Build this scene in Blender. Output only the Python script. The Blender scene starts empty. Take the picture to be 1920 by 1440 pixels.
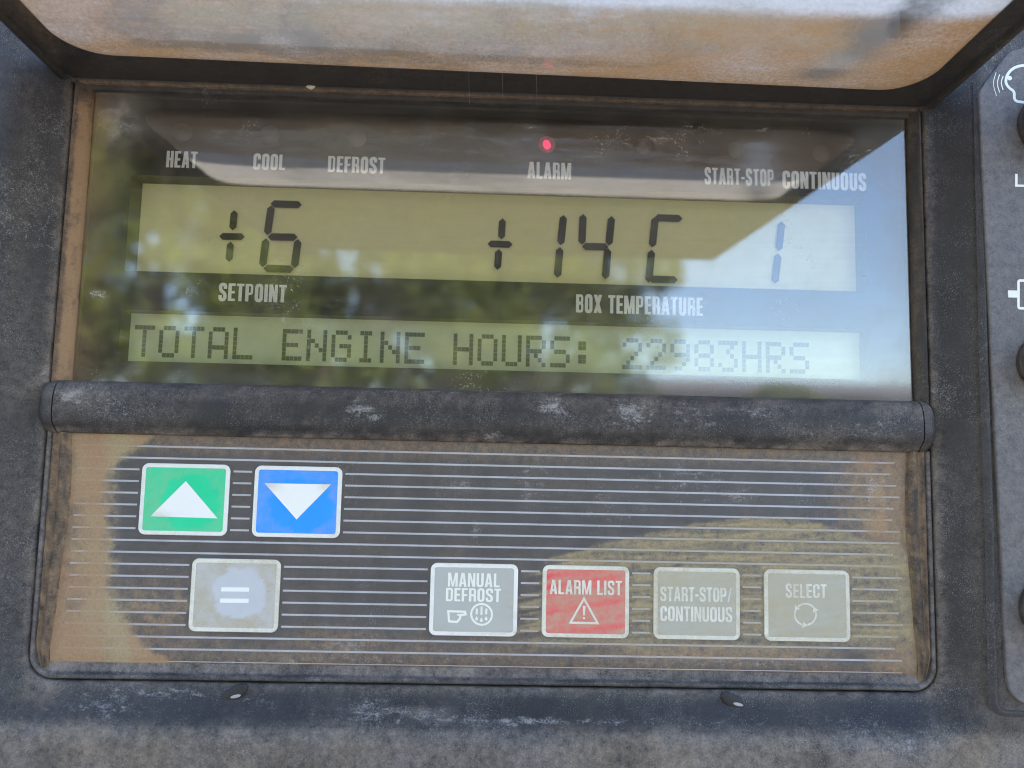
import bpy, bmesh, math, random
import numpy as np
from mathutils import Matrix, Vector

random.seed(7)
SC = bpy.context.scene
COL = SC.collection
R = math.radians

# ------------------------------------------------------------------ camera
# panel coordinates in millimetres: u right, v up, w out of the panel towards the viewer
F = 1400.0                                   # focal length in pixels of a 1920 px wide picture
RX, RY, RZ = 0.094, -0.025, 0.025
CAM = np.array([-4.016, -27.288, 191.88])
def _rot(rx, ry, rz):
    c, s = math.cos, math.sin
    X = np.array([[1, 0, 0], [0, c(rx), -s(rx)], [0, s(rx), c(rx)]])
    Y = np.array([[c(ry), 0, s(ry)], [0, 1, 0], [-s(ry), 0, c(ry)]])
    Z = np.array([[c(rz), -s(rz), 0], [s(rz), c(rz), 0], [0, 0, 1]])
    return X @ Y @ Z
ROT = _rot(RX, RY, RZ)
def at(x, y, w=0.0):
    """point of the plane w that the measured photo position x, y lies on"""
    d = ROT @ np.array([(x - 960) / F, -(y - 720) / F, -1.0])
    t = (w - CAM[2]) / d[2]
    p = CAM + d * t
    return float(p[0]), float(p[1])
def seen(P):
    q = (np.asarray(P) - CAM) @ ROT
    z = np.minimum(q[:, 2], -1e-3)
    return 960 + F * q[:, 0] / -z, 720 - F * q[:, 1] / -z

cam = bpy.data.cameras.new('camera')
cam.sensor_width = 36.0
cam.lens = F / 1920 * 36
cam.clip_start = 0.005
cam.clip_end = 1000
co = bpy.data.objects.new('camera', cam)
COL.objects.link(co)
M = np.array([[1, 0, 0], [0, 0, -1], [0, 1, 0]], float)
m3 = M @ ROT
loc = M @ (CAM * 0.001)
co.matrix_world = Matrix([[*m3[0], loc[0]], [*m3[1], loc[1]], [*m3[2], loc[2]], [0, 0, 0, 1]])
cam.dof.use_dof = True
cam.dof.focus_distance = 0.192
cam.dof.aperture_fstop = cam.lens / 3.0      # a phone lens: opening of about 3 mm
SC.camera = co

# ------------------------------------------------------------------ sky, sun, exposure
SUN_EL, SUN_AZ = 52.0, 20.0
world = bpy.data.worlds.new('World')
SC.world = world
world.use_nodes = True
nt = world.node_tree
nt.nodes.clear()
sky = nt.nodes.new('ShaderNodeTexSky')
sky.sky_type = 'NISHITA'
sky.sun_disc = False
sky.sun_elevation = R(SUN_EL)
sky.sun_rotation = R(SUN_AZ)
sky.dust_density = 0.9
sky.ozone_density = 1.3
sky.air_density = 1.0
bg = nt.nodes.new('ShaderNodeBackground')
bg.inputs['Strength'].default_value = 0.15
wo = nt.nodes.new('ShaderNodeOutputWorld')
nt.links.new(sky.outputs[0], bg.inputs[0])
nt.links.new(bg.outputs[0], wo.inputs[0])
sun = bpy.data.lights.new('sun', 'SUN')
sun.energy = 4.0
sun.angle = R(0.5)
sun.color = (1.0, 0.95, 0.87)
so = bpy.data.objects.new('sun', sun)
COL.objects.link(so)
so.rotation_euler = (R(-(90 - SUN_EL)), 0, R(-SUN_AZ))
SC.view_settings.view_transform = 'Standard'
SC.view_settings.look = 'None'
SC.view_settings.exposure = 2.75
SC.view_settings.gamma = 1.0
SC.view_settings.use_curve_mapping = False
SC.cycles.filter_width = 1.1
SC.cycles.max_bounces = 10
SC.cycles.transparent_max_bounces = 12

# ------------------------------------------------------------------ small numeric helpers
def sm(a, b, x):
    t = np.clip((np.asarray(x, float) - a) / (b - a), 0, 1)
    return t * t * (3 - 2 * t)
def _hash(i, j, seed):
    h = (i * 374761393 + j * 668265263 + seed * 974634777) & 0xFFFFFFFF
    h = ((h ^ (h >> 13)) * 1274126177) & 0xFFFFFFFF
    return ((h ^ (h >> 16)) & 0xFFFF) / 65535.0
def vnoise(x, y, seed=0):
    x = np.asarray(x, float); y = np.asarray(y, float)
    i = np.floor(x).astype(np.int64); j = np.floor(y).astype(np.int64)
    fx = x - i; fy = y - j
    fx = fx * fx * (3 - 2 * fx); fy = fy * fy * (3 - 2 * fy)
    a = _hash(i, j, seed); b = _hash(i + 1, j, seed); c = _hash(i, j + 1, seed); d = _hash(i + 1, j + 1, seed)
    return (a * (1 - fx) + b * fx) * (1 - fy) + (c * (1 - fx) + d * fx) * fy - 0.5
def fbm(x, y, seed=0, n=4):
    s = 0; a = 1.0; k = 1.0
    for o in range(n):
        s = s + a * vnoise(np.asarray(x) * k, np.asarray(y) * k, seed + o * 17)
        a *= 0.55; k *= 2.03
    return s
def interp(x, pts):
    return np.interp(x, [p[0] for p in pts], [p[1] for p in pts])

# ------------------------------------------------------------------ object helpers
BASE = {}
def thing(name, label, cat, base, group=None):
    o = bpy.data.objects.new(name, None)
    COL.objects.link(o)
    o.empty_display_size = 0.02
    o.location = (base[0] * .001, -base[2] * .001, base[1] * .001)
    o['label'] = label; o['category'] = cat
    if group: o['group'] = group
    BASE[o.name] = np.array(base, float)
    return o
def mesh(name, V, Fc, mats, parent=None, dust=None, tone=None, scuff=None, smooth=False, fm=None, base=None, weld=0, sharp=None):
    """V in panel millimetres"""
    V = np.asarray(V, float)
    b = BASE[parent.name] if parent is not None else (np.array(base, float) if base is not None else np.zeros(3))
    L = (V - b) * 0.001
    L = np.stack([L[:, 0], -L[:, 2], L[:, 1]], 1)
    me = bpy.data.meshes.new(name)
    me.from_pydata(L.tolist(), [], [list(f) for f in Fc])
    if not isinstance(mats, (list, tuple)): mats = [mats]
    for m in mats: me.materials.append(m)
    if fm is not None:
        me.polygons.foreach_set('material_index', np.asarray(fm, np.int32))
    if dust is not None or tone is not None or scuff is not None:
        x, y = seen(V)
        for nm, fn in (('dust', dust), ('tone', tone), ('scuff', scuff)):
            if fn is None: continue
            val = fn(x, y, V) if callable(fn) else np.full(len(V), float(fn))
            a = me.attributes.new(nm, 'FLOAT', 'POINT')
            a.data.foreach_set('value', np.asarray(val, np.float32))
    me.polygons.foreach_set('use_smooth', np.full(len(me.polygons), bool(smooth)))
    me.update()
    o = bpy.data.objects.new(name, me)
    COL.objects.link(o)
    if parent is not None:
        o.parent = parent
        BASE[o.name] = b
    elif base is not None:
        o.location = (b[0] * .001, -b[2] * .001, b[1] * .001)
        BASE[o.name] = b
    else:
        BASE[o.name] = b
    return o
def flip(Fc): return [f[::-1] for f in Fc]
def grid(n, m, wrap=False):
    """faces of an n x m vertex lattice (row major, n rows)"""
    out = []
    for i in range(n - 1):
        for j in range(m - (0 if wrap else 1)):
            k = (j + 1) % m
            out.append((i * m + j, i * m + k, (i + 1) * m + k, (i + 1) * m + j))
    return out
class MB:
    def __init__(s): s.V = []; s.F = []; s.M = []
    def add(s, V, Fc, m=0):
        o = len(s.V); s.V += [tuple(p) for p in V]
        s.F += [tuple(i + o for i in f) for f in Fc]; s.M += [m] * len(Fc)
    def poly(s, pts, w, m=0):
        s.add([(p[0], p[1], w) for p in pts], [tuple(range(len(pts)))], m)
    def box(s, a, b, m=0):
        (x0, y0, z0), (x1, y1, z1) = a, b
        V = [(x0, y0, z0), (x1, y0, z0), (x1, y1, z0), (x0, y1, z0), (x0, y0, z1), (x1, y0, z1), (x1, y1, z1), (x0, y1, z1)]
        s.add(V, [(3, 2, 1, 0), (4, 5, 6, 7), (0, 1, 5, 4), (1, 2, 6, 5), (2, 3, 7, 6), (3, 0, 4, 7)], m)
    def build(s, name, mats, parent=None, **k):
        return mesh(name, s.V, s.F, mats, parent, fm=s.M, **k)
def ribbon(path, half, closed=False):
    """flat mitred ribbon round a 2-D path -> verts, faces"""
    P = [np.array(p, float) for p in path]
    n = len(P); A = []
    for i in range(n):
        d = []
        if closed or i > 0: d.append(P[i] - P[i - 1])
        if closed or i < n - 1: d.append(P[(i + 1) % n] - P[i])
        d = [v / (np.linalg.norm(v) + 1e-12) for v in d]
        ns = [np.array([-v[1], v[0]]) for v in d]
        m = ns[0] if len(ns) == 1 else (ns[0] + ns[1])
        m = m / (np.linalg.norm(m) + 1e-12)
        k = half / max(0.4, float(np.dot(m, ns[0])))
        A.append((P[i] - m * k, P[i] + m * k))
    V = [q for a in A for q in a]
    Fc = [(2 * i, 2 * ((i + 1) % n), 2 * ((i + 1) % n) + 1, 2 * i + 1) for i in range(n if closed else n - 1)]
    return V, Fc
def fillet(pts, r, closed=False, k=5):
    P = [np.array(p, float) for p in pts]; n = len(P); out = []
    for i in range(n):
        if not closed and (i == 0 or i == n - 1): out.append(P[i]); continue
        a, b, c = P[i - 1], P[i], P[(i + 1) % n]
        la, lc = np.linalg.norm(a - b), np.linalg.norm(c - b)
        q = min(r, la * .49, lc * .49)
        p0 = b + (a - b) / la * q; p1 = b + (c - b) / lc * q
        for j in range(k + 1):
            t = j / k
            out.append((1 - t) ** 2 * p0 + 2 * t * (1 - t) * b + t * t * p1)
    return out
def rrect(x0, y0, x1, y1, r, k=6):
    out = []
    for cx, cy, a0 in ((x1 - r, y1 - r, 0), (x0 + r, y1 - r, 90), (x0 + r, y0 + r, 180), (x1 - r, y0 + r, 270)):
        for j in range(k + 1):
            a = R(a0 + 90 * j / k)
            out.append((cx + r * math.cos(a), cy + r * math.sin(a)))
    return out

# ------------------------------------------------------------------ materials
def _n(nt, t, **k):
    n = nt.nodes.new(t)
    for a, v in k.items(): setattr(n, a, v)
    return n
class NB:
    """tiny node builder"""
    def __init__(s, name):
        s.m = bpy.data.materials.new(name); s.m.use_nodes = True
        s.t = s.m.node_tree; s.t.nodes.clear()
        s.out = _n(s.t, 'ShaderNodeOutputMaterial')
        g = _n(s.t, 'ShaderNodeNewGeometry')
        v = _n(s.t, 'ShaderNodeVectorMath', operation='SCALE'); v.inputs['Scale'].default_value = 1000.0
        s.t.links.new(g.outputs['Position'], v.inputs[0])
        s.pos = v.outputs[0]; s.nrm = g.outputs['Normal']
    def link(s, a, b):
        if isinstance(a, (int, float)): b.default_value = a
        elif isinstance(a, tuple): b.default_value = (*a, 1.0) if len(a) == 3 else a
        else: s.t.links.new(a, b)
    def math(s, op, a, b=0.0, c=None, clamp=False):
        n = _n(s.t, 'ShaderNodeMath', operation=op, use_clamp=clamp)
        s.link(a, n.inputs[0]); s.link(b, n.inputs[1])
        if c is not None: s.link(c, n.inputs[2])
        return n.outputs[0]
    def attr(s, nm):
        n = _n(s.t, 'ShaderNodeAttribute', attribute_name=nm); return n.outputs['Fac']
    def scaled(s, v):
        n = _n(s.t, 'ShaderNodeVectorMath', operation='MULTIPLY'); s.t.links.new(s.pos, n.inputs[0])
        n.inputs[1].default_value = v; return n.outputs[0]
    def noise(s, scale, detail=2.0, rough=.5, vec=None, dist=0.0):
        n = _n(s.t, 'ShaderNodeTexNoise'); s.t.links.new(vec or s.pos, n.inputs['Vector'])
        n.inputs['Scale'].default_value = scale; n.inputs['Detail'].default_value = detail
        n.inputs['Roughness'].default_value = rough; n.inputs['Distortion'].default_value = dist
        return n.outputs['Fac']
    def ramp(s, x, a, b):
        n = _n(s.t, 'ShaderNodeMapRange', interpolation_type='SMOOTHSTEP')
        s.link(x, n.inputs['Value']); n.inputs['From Min'].default_value = a; n.inputs['From Max'].default_value = b
        return n.outputs[0]
    def mix(s, f, a, b):
        n = _n(s.t, 'ShaderNodeMix', data_type='RGBA'); s.link(f, n.inputs[0]); s.link(a, n.inputs[6]); s.link(b, n.inputs[7])
        return n.outputs[2]
    def bump(s, h, strength, dist=0.0002):
        n = _n(s.t, 'ShaderNodeBump'); n.inputs['Strength'].default_value = strength; n.inputs['Distance'].default_value = dist
        s.link(h, n.inputs['Height']); return n.outputs[0]
    def principled(s, col, rough, spec=.5, normal=None, **k):
        n = _n(s.t, 'ShaderNodeBsdfPrincipled')
        s.link(col, n.inputs['Base Color']); s.link(rough, n.inputs['Roughness']); s.link(spec, n.inputs['Specular IOR Level'])
        if normal is not None: s.t.links.new(normal, n.inputs['Normal'])
        for a, v in k.items(): s.link(v, n.inputs[a])
        return n.outputs[0]
    def done(s, sh):
        s.t.links.new(sh, s.out.inputs['Surface']); return s.m

TAN, KHAKI, GREY = (.40, .25, .125), (.40, .32, .17), (.30, .29, .30)
def dust_nodes(b, grain=.5, speck=.35, scratch=.5, cols=None, thr=.62, grit=2.4):
    """dust cover of a surface: wide film from the attribute, broken up by fine grain, plus loose specks and scuffs"""
    film = b.attr('dust'); tone = b.attr('tone')
    g1 = b.noise(1.3, 5, .65); g2 = b.noise(5.0, 2, .6)
    g = b.math('ADD', b.math('MULTIPLY', b.math('SUBTRACT', g1, .5), grain * 1.2), b.math('MULTIPLY', b.math('SUBTRACT', g2, .5), grain * .9))
    gr = b.math('SUBTRACT', b.math('ADD', b.math('MULTIPLY', b.noise(.45, 5, .7), .6), b.math('MULTIPLY', b.noise(2.4, 3, .7), .4)), .5)
    edge = b.math('MULTIPLY', b.math('MULTIPLY', film, b.math('SUBTRACT', 1.0, film)), b.math('MULTIPLY', gr, 4.0 * grit))
    amt = b.math('ADD', b.math('MULTIPLY', film, b.math('ADD', 1.0, b.math('MULTIPLY', g, 1.8))), edge, clamp=True)
    sp = b.ramp(b.noise(3.6, 2, .85), thr, thr + .09)
    gate = b.ramp(b.noise(.09, 4, .7), .38, .66)
    sp = b.math('MULTIPLY', b.math('MULTIPLY', sp, b.math('ADD', b.math('MULTIPLY', gate, .85), .12)), speck)
    ln = b.math('ABSOLUTE', b.math('SUBTRACT', b.noise(.22, 6, .72, dist=.6), .5))
    sc = b.math('SUBTRACT', 1.0, b.ramp(ln, .002, .012))
    sc = b.math('MULTIPLY', sc, b.ramp(b.noise(.045, 2, .5), .55, .70))
    sc = b.math('MULTIPLY', b.math('MULTIPLY', sc, b.ramp(b.noise(1.8, 2, .6), .40, .62)), scratch)
    cl = b.math('ADD', b.math('MULTIPLY', b.noise(.55, 5, .75, dist=.4, vec=b.scaled((.55, 1, 1.15))), .65), b.math('MULTIPLY', b.noise(2.2, 3, .7), .35))
    ch = b.math('MULTIPLY', b.math('MULTIPLY', .55, b.ramp(b.math('ADD', cl, b.math('MULTIPLY', b.attr('scuff'), .26)), .60, .80)), b.ramp(b.attr('scuff'), 0.0, .12))
    loose = b.math('MAXIMUM', b.math('MAXIMUM', sp, sc), ch)
    ca, cb = cols or (TAN, KHAKI)
    col = b.mix(b.math('ADD', tone, b.math('MULTIPLY', b.math('SUBTRACT', g1, .5), .8), clamp=True), ca, cb)
    col = b.mix(b.ramp(g2, .3, .75), col, b.mix(.35, col, tuple(x * .45 for x in ca)))
    return amt, loose, col
def dusty(name, base, rough=.5, spec=.5, grain=.5, speck=.35, scratch=.5, bump=.25, loosecol=(.42, .41, .41), mottling=.35, cols=None, thr=.62, grit=2.4):
    b = NB(name)
    amt, loose, dc = dust_nodes(b, grain, speck, scratch, cols, thr, grit)
    mot = b.noise(.12, 4, .6)
    c0 = b.mix(b.ramp(mot, .3, .7), base, tuple(min(1, x * (1 + mottling) + .004) for x in base))
    fine = b.noise(3.2, 3, .7)
    c0 = b.mix(b.math('MULTIPLY', b.ramp(fine, .35, .68), min(1.0, mottling * 1.4)), c0, tuple(min(1, x * 1.6 + .004) for x in base))
    c = b.mix(amt, c0, dc)
    c = b.mix(loose, c, loosecol)
    rg = b.math('ADD', b.math('MULTIPLY', b.math('MAXIMUM', amt, loose), .9 - rough), b.math('ADD', rough, b.math('MULTIPLY', b.math('SUBTRACT', mot, .5), .15)), clamp=True)
    h = b.math('ADD', b.noise(4.0, 3, .6), b.math('MULTIPLY', amt, .6))
    return b.done(b.principled(c, rg, spec, b.bump(h, bump)))
BLACK = dusty('weathered black plastic', (.021, .020, .0215), .48, .24, speck=.4, scratch=.55, bump=.4, cols=((.26, .205, .155), (.27, .24, .235)), thr=.57)
DARK = dusty('dark rubber', (.018, .017, .017), .55, .3, speck=.3, scratch=.35, bump=.4, cols=((.30, .185, .105), (.27, .20, .13)))
PLATE = dusty('matt grey black plate', (.050, .048, .050), .55, .4, speck=.3, scratch=.3, bump=.2, cols=((.26, .22, .20), (.27, .245, .24)))
MEMB = dusty('membrane charcoal', (.047, .044, .046), .42, .45, speck=.28, scratch=.35, bump=.12, grit=3.0, cols=((.34, .205, .115), (.36, .29, .165)))
STRIPE = dusty('printed silver pinstripe', (.29, .29, .31), .45, .4, speck=.15, scratch=.15, bump=.1, grit=3.0, cols=((.34, .205, .115), (.36, .29, .165)))
WHITE = dusty('white print', (.74, .74, .72), .45, .4, speck=.1, scratch=.15, bump=.08, loosecol=(.6, .58, .54), mottling=0, grit=1.1, cols=((.38, .31, .20), (.42, .37, .25)))
CREAM = dusty('cream print', (.74, .73, .66), .5, .4, speck=.12, scratch=.15, bump=.08, loosecol=(.6, .58, .54), mottling=0, grit=1.1, cols=((.38, .31, .20), (.42, .37, .25)))
GREEN = dusty('green key', (.0, .52, .25), .42, .4, speck=.08, scratch=.1, bump=.06, mottling=.05, grit=1.1, cols=((.38, .31, .20), (.42, .37, .25)))
BLUE = dusty('blue key', (.0, .25, .85), .42, .4, speck=.06, scratch=.1, bump=.06, mottling=.05, grit=1.1, cols=((.38, .31, .20), (.42, .37, .25)))
RED = dusty('red key', (.68, .022, .055), .42, .4, speck=.08, scratch=.1, bump=.06, mottling=.05, grit=1.1, cols=((.38, .31, .20), (.42, .37, .25)))
GREYKEY = dusty('grey key', (.36, .37, .355), .42, .4, speck=.08, scratch=.1, bump=.06, mottling=.05, grit=1.1, cols=((.38, .31, .20), (.42, .37, .25)))
PALEKEY = dusty('pale grey key', (.43, .44, .475), .42, .4, speck=.08, scratch=.1, bump=.06, mottling=.05, grit=1.1, cols=((.38, .31, .20), (.42, .37, .25)))
def plain(name, col, rough=.5, spec=.5, noise=None, **k):
    b = NB(name)
    c = col
    if noise: c = b.mix(b.noise(noise[0], 4, .6), tuple(x * (1 - noise[1]) for x in col), tuple(min(1, x * (1 + noise[1])) for x in col))
    return b.done(b.principled(c, rough, spec, **k))
MASK = plain('black display mask', (.013, .013, .014), .5, .3, (.15, .3))
WELL = plain('olive well wall', (.10, .105, .05), .6, .3, (.3, .2))  # olive colour stands in for screen light reflected off dark plastic
LCDA = plain('yellow green lcd', (.66, .635, .36), .6, .2, (.08, .05), **{'Emission Color': (.8, .74, .36), 'Emission Strength': .012})  # glow added with no backlight known, lifts the screen brightness
LCDB = plain('pale green lcd', (.60, .66, .42), .6, .2, (.08, .05), **{'Emission Color': (.72, .80, .42), 'Emission Strength': .008})  # same added glow, weaker
SEG = plain('lcd segment', (.012, .014, .012), .5, .3)
DOTM = plain('faint lcd dot', (.10, .13, .075), .6, .3, (1.2, .25))
PRINT = plain('bright mask print', (.92, .92, .90), .5, .3)
LEDOFF = plain('unlit lamp', (.055, .050, .045), .4, .5)
LEDAMB = plain('unlit amber lamp', (.075, .052, .035), .4, .5)
LEDGRN = plain('unlit green lamp', (.040, .065, .035), .4, .5)
LEDON = plain('red lamp body', (.16, .02, .03), .4, .5, **{'Emission Color': (1.0, .06, .12), 'Emission Strength': .012})
LEDCORE = plain('lit red lamp', (.7, .02, .06), .4, .5, **{'Emission Color': (1.0, .02, .10), 'Emission Strength': .26})
def lens_mat():
    b = NB('scuffed clear window')
    amt, loose, dc = dust_nodes(b, .03, .35, .9, grit=.25, cols=((.38, .27, .17), (.36, .375, .37)))
    fr = _n(b.t, 'ShaderNodeFresnel'); fr.inputs['IOR'].default_value = 1.5
    f = b.math('ADD', b.math('MULTIPLY', fr.outputs[0], .9), .135, clamp=True)
    tr = _n(b.t, 'ShaderNodeBsdfTransparent'); tr.inputs[0].default_value = (.985, .985, .98, 1)
    gl = _n(b.t, 'ShaderNodeBsdfGlossy'); gl.inputs['Roughness'].default_value = .035
    m1 = _n(b.t, 'ShaderNodeMixShader'); b.link(f, m1.inputs[0]); b.link(tr.outputs[0], m1.inputs[1]); b.link(gl.outputs[0], m1.inputs[2])
    df = _n(b.t, 'ShaderNodeBsdfDiffuse')
    b.link(b.mix(loose, dc, (.55, .56, .56)), df.inputs[0])
    m2 = _n(b.t, 'ShaderNodeMixShader'); b.link(b.math('MAXIMUM', amt, loose), m2.inputs[0]); b.link(m1.outputs[0], m2.inputs[1]); b.link(df.outputs[0], m2.inputs[2])
    return b.done(m2.outputs[0])
LENS = lens_mat()
def cover_mat():
    b = NB('dusty clear cover')
    amt, loose, dc = dust_nodes(b, .25, .25, 1.0, grit=.9, cols=((.48, .25, .10), (.78, .74, .66)))  # second colour paints the outer part as if sunlit
    fr = _n(b.t, 'ShaderNodeFresnel'); fr.inputs['IOR'].default_value = 1.5
    tr = _n(b.t, 'ShaderNodeBsdfTransparent'); tr.inputs[0].default_value = (.86, .86, .80, 1)
    gl = _n(b.t, 'ShaderNodeBsdfGlossy'); gl.inputs['Roughness'].default_value = .16
    m1 = _n(b.t, 'ShaderNodeMixShader'); b.link(b.math('MULTIPLY', fr.outputs[0], .8, clamp=True), m1.inputs[0]); b.link(tr.outputs[0], m1.inputs[1]); b.link(gl.outputs[0], m1.inputs[2])
    c = b.mix(loose, dc, (.6, .58, .52))
    df = _n(b.t, 'ShaderNodeBsdfDiffuse'); b.link(c, df.inputs[0])
    tl = _n(b.t, 'ShaderNodeBsdfTranslucent'); b.link(c, tl.inputs[0])
    m0 = _n(b.t, 'ShaderNodeMixShader'); m0.inputs[0].default_value = .42; b.link(df.outputs[0], m0.inputs[1]); b.link(tl.outputs[0], m0.inputs[2])
    m2 = _n(b.t, 'ShaderNodeMixShader'); b.link(b.math('MAXIMUM', amt, loose), m2.inputs[0]); b.link(m1.outputs[0], m2.inputs[1]); b.link(m0.outputs[0], m2.inputs[2])
    return b.done(m2.outputs[0])
COVER = cover_mat()

# ------------------------------------------------------------------ lettering
def glyph(ch, s=.17, hs=.14):
    """condensed bold capitals: width, list of (verts, faces) pieces in a cap-height-1 box"""
    w = {'I': s, 'M': .66, '-': .26, '/': .34, ' ': .24, 'T': .44, 'L': .40, 'E': .41, 'F': .40, 'A': .52, 'N': .50, 'X': .52, '!': s}.get(ch, .48)
    a, b = s / 2, hs / 2
    Lx, Rx, T, B = a, w - a, 1 - b, b
    out = []
    def st(*p, half=a, r=0, closed=False):
        pts = fillet(p, r, closed) if r else p
        out.append(ribbon(pts, half, closed))
    def rect(x0, y0, x1, y1): out.append(([(x0, y0), (x1, y0), (x1, y1), (x0, y1)], [(0, 1, 2, 3)]))
    def quad(*p): out.append((list(p), [tuple(range(len(p)))]))
    rr = .16
    if ch == 'A':
        k = s * .62
        quad((0, 0), (s, 0), (w / 2 + k * .35, 1), (w / 2 - k, 1)); quad((w - s, 0), (w, 0), (w / 2 + k, 1), (w / 2 - k * .35, 1)); rect(w * .24, .2, w * .76, .2 + hs)
    elif ch == 'B':
        rect(0, 0, s, 1); st((s * .9, T), (Rx, T), (Rx, .535), (s * .9, .535), half=b, r=rr); st((s * .9, .5), (Rx + .01, .5), (Rx + .01, B), (s * .9, B), half=b, r=rr)
    elif ch == 'C': st((Rx, .64), (Rx, T), (Lx, T), (Lx, B), (Rx, B), (Rx, .36), r=rr)
    elif ch == 'D': rect(0, 0, s, 1); st((s * .9, T), (Rx, T), (Rx, B), (s * .9, B), r=rr, half=b * 1.05)
    elif ch == 'E': rect(0, 0, s, 1); rect(s, 1 - hs, w, 1); rect(s, 0, w, hs); rect(s, .5 - b, w * .92, .5 + b)
    elif ch == 'F': rect(0, 0, s, 1); rect(s, 1 - hs, w, 1); rect(s, .48 - b, w * .92, .48 + b)
    elif ch == 'H': rect(0, 0, s, 1); rect(w - s, 0, w, 1); rect(s, .5 - b, w - s, .5 + b)
    elif ch == 'I': rect(0, 0, s, 1)
    elif ch == 'L': rect(0, 0, s, 1); rect(s, 0, w, hs)
    elif ch == 'M':
        rect(0, 0, s * .92, 1); rect(w - s * .92, 0, w, 1)
        quad((s * .3, 1), (s * 1.15, 1), (w / 2 + s * .3, 0), (w / 2 - s * .36, 0)); quad((w - s * 1.15, 1), (w - s * .3, 1), (w / 2 + s * .36, 0), (w / 2 - s * .3, 0))
    elif ch == 'N': rect(0, 0, s * .9, 1); rect(w - s * .9, 0, w, 1); quad((s * .2, 1), (s * 1.05, 1), (w - s * .2, 0), (w - s * 1.05, 0))
    elif ch == 'O': st((Lx, B), (Rx, B), (Rx, T), (Lx, T), r=rr, closed=True)
    elif ch == 'P': rect(0, 0, s, 1); st((s * .9, T), (Rx, T), (Rx, .44), (s * .9, .44), half=b, r=rr)
    elif ch == 'R': rect(0, 0, s, 1); st((s * .9, T), (Rx, T), (Rx, .48), (s * .9, .48), half=b, r=rr); st((w * .55, .46), (Rx, .44), (Rx, 0), r=.08)
    elif ch == 'S': st((Rx, .68), (Rx, T), (Lx, T), (Lx, .60), (Rx, .40), (Rx, B), (Lx, B), (Lx, .32), r=.14)
    elif ch == 'T': rect(w / 2 - a, 0, w / 2 + a, 1 - hs); rect(0, 1 - hs, w, 1)
    elif ch == 'U': st((Lx, 1), (Lx, B), (Rx, B), (Rx, 1), r=rr)
    elif ch == 'X': quad((0, 0), (s * 1.05, 0), (w, 1), (w - s * 1.05, 1)); quad((w - s * 1.05, 0), (w, 0), (s * 1.05, 1), (0, 1))
    elif ch == '-': rect(0, .36, w, .36 + hs)
    elif ch == '/': quad((0, 0), (s * .7, 0), (w, 1), (w - s * .7, 1))
    elif ch == '!': rect(0, 0, s, .2); rect(0, .3, s, 1)
    return w, out
def text_pieces(txt, s=.17, gap=.075):
    x = 0; out = []
    for c in txt:
        w, ps = glyph(c, s)
        for V, Fc in ps: out.append(([(p[0] + x, p[1]) for p in V], Fc))
        x += w + gap
    return x - gap, out
def lettering(name, txt, x0, x1, yc, h, w, mat, parent, s=.17, gap=.075, dust=None, tone=None):
    xm = (x0 + x1) / 2
    u0, _ = at(x0, yc - (xm - x0) * .025, w); u1, _ = at(x1, yc + (x1 - xm) * .025, w)
    _, vt = at(xm, yc - h / 2, w); _, vb = at(xm, yc + h / 2, w)
    W, ps = text_pieces(txt, s, gap)
    k = (u1 - u0) / W; hh = vt - vb
    mb = MB()
    for i, (V, Fc) in enumerate(ps):
        V2 = [(u0 + p[0] * k, vb + p[1] * hh, w + .004 * (i % 5)) for p in V]
        F2 = []
        for f in Fc:
            A = sum(V2[f[j]][0] * V2[f[(j + 1) % len(f)]][1] - V2[f[(j + 1) % len(f)]][0] * V2[f[j]][1] for j in range(len(f)))
            F2.append(tuple(f) if A > 0 else tuple(f[::-1]))
        mb.add(V2, F2)
    return mb.build(name, mat, parent, dust=dust, tone=tone)

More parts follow.
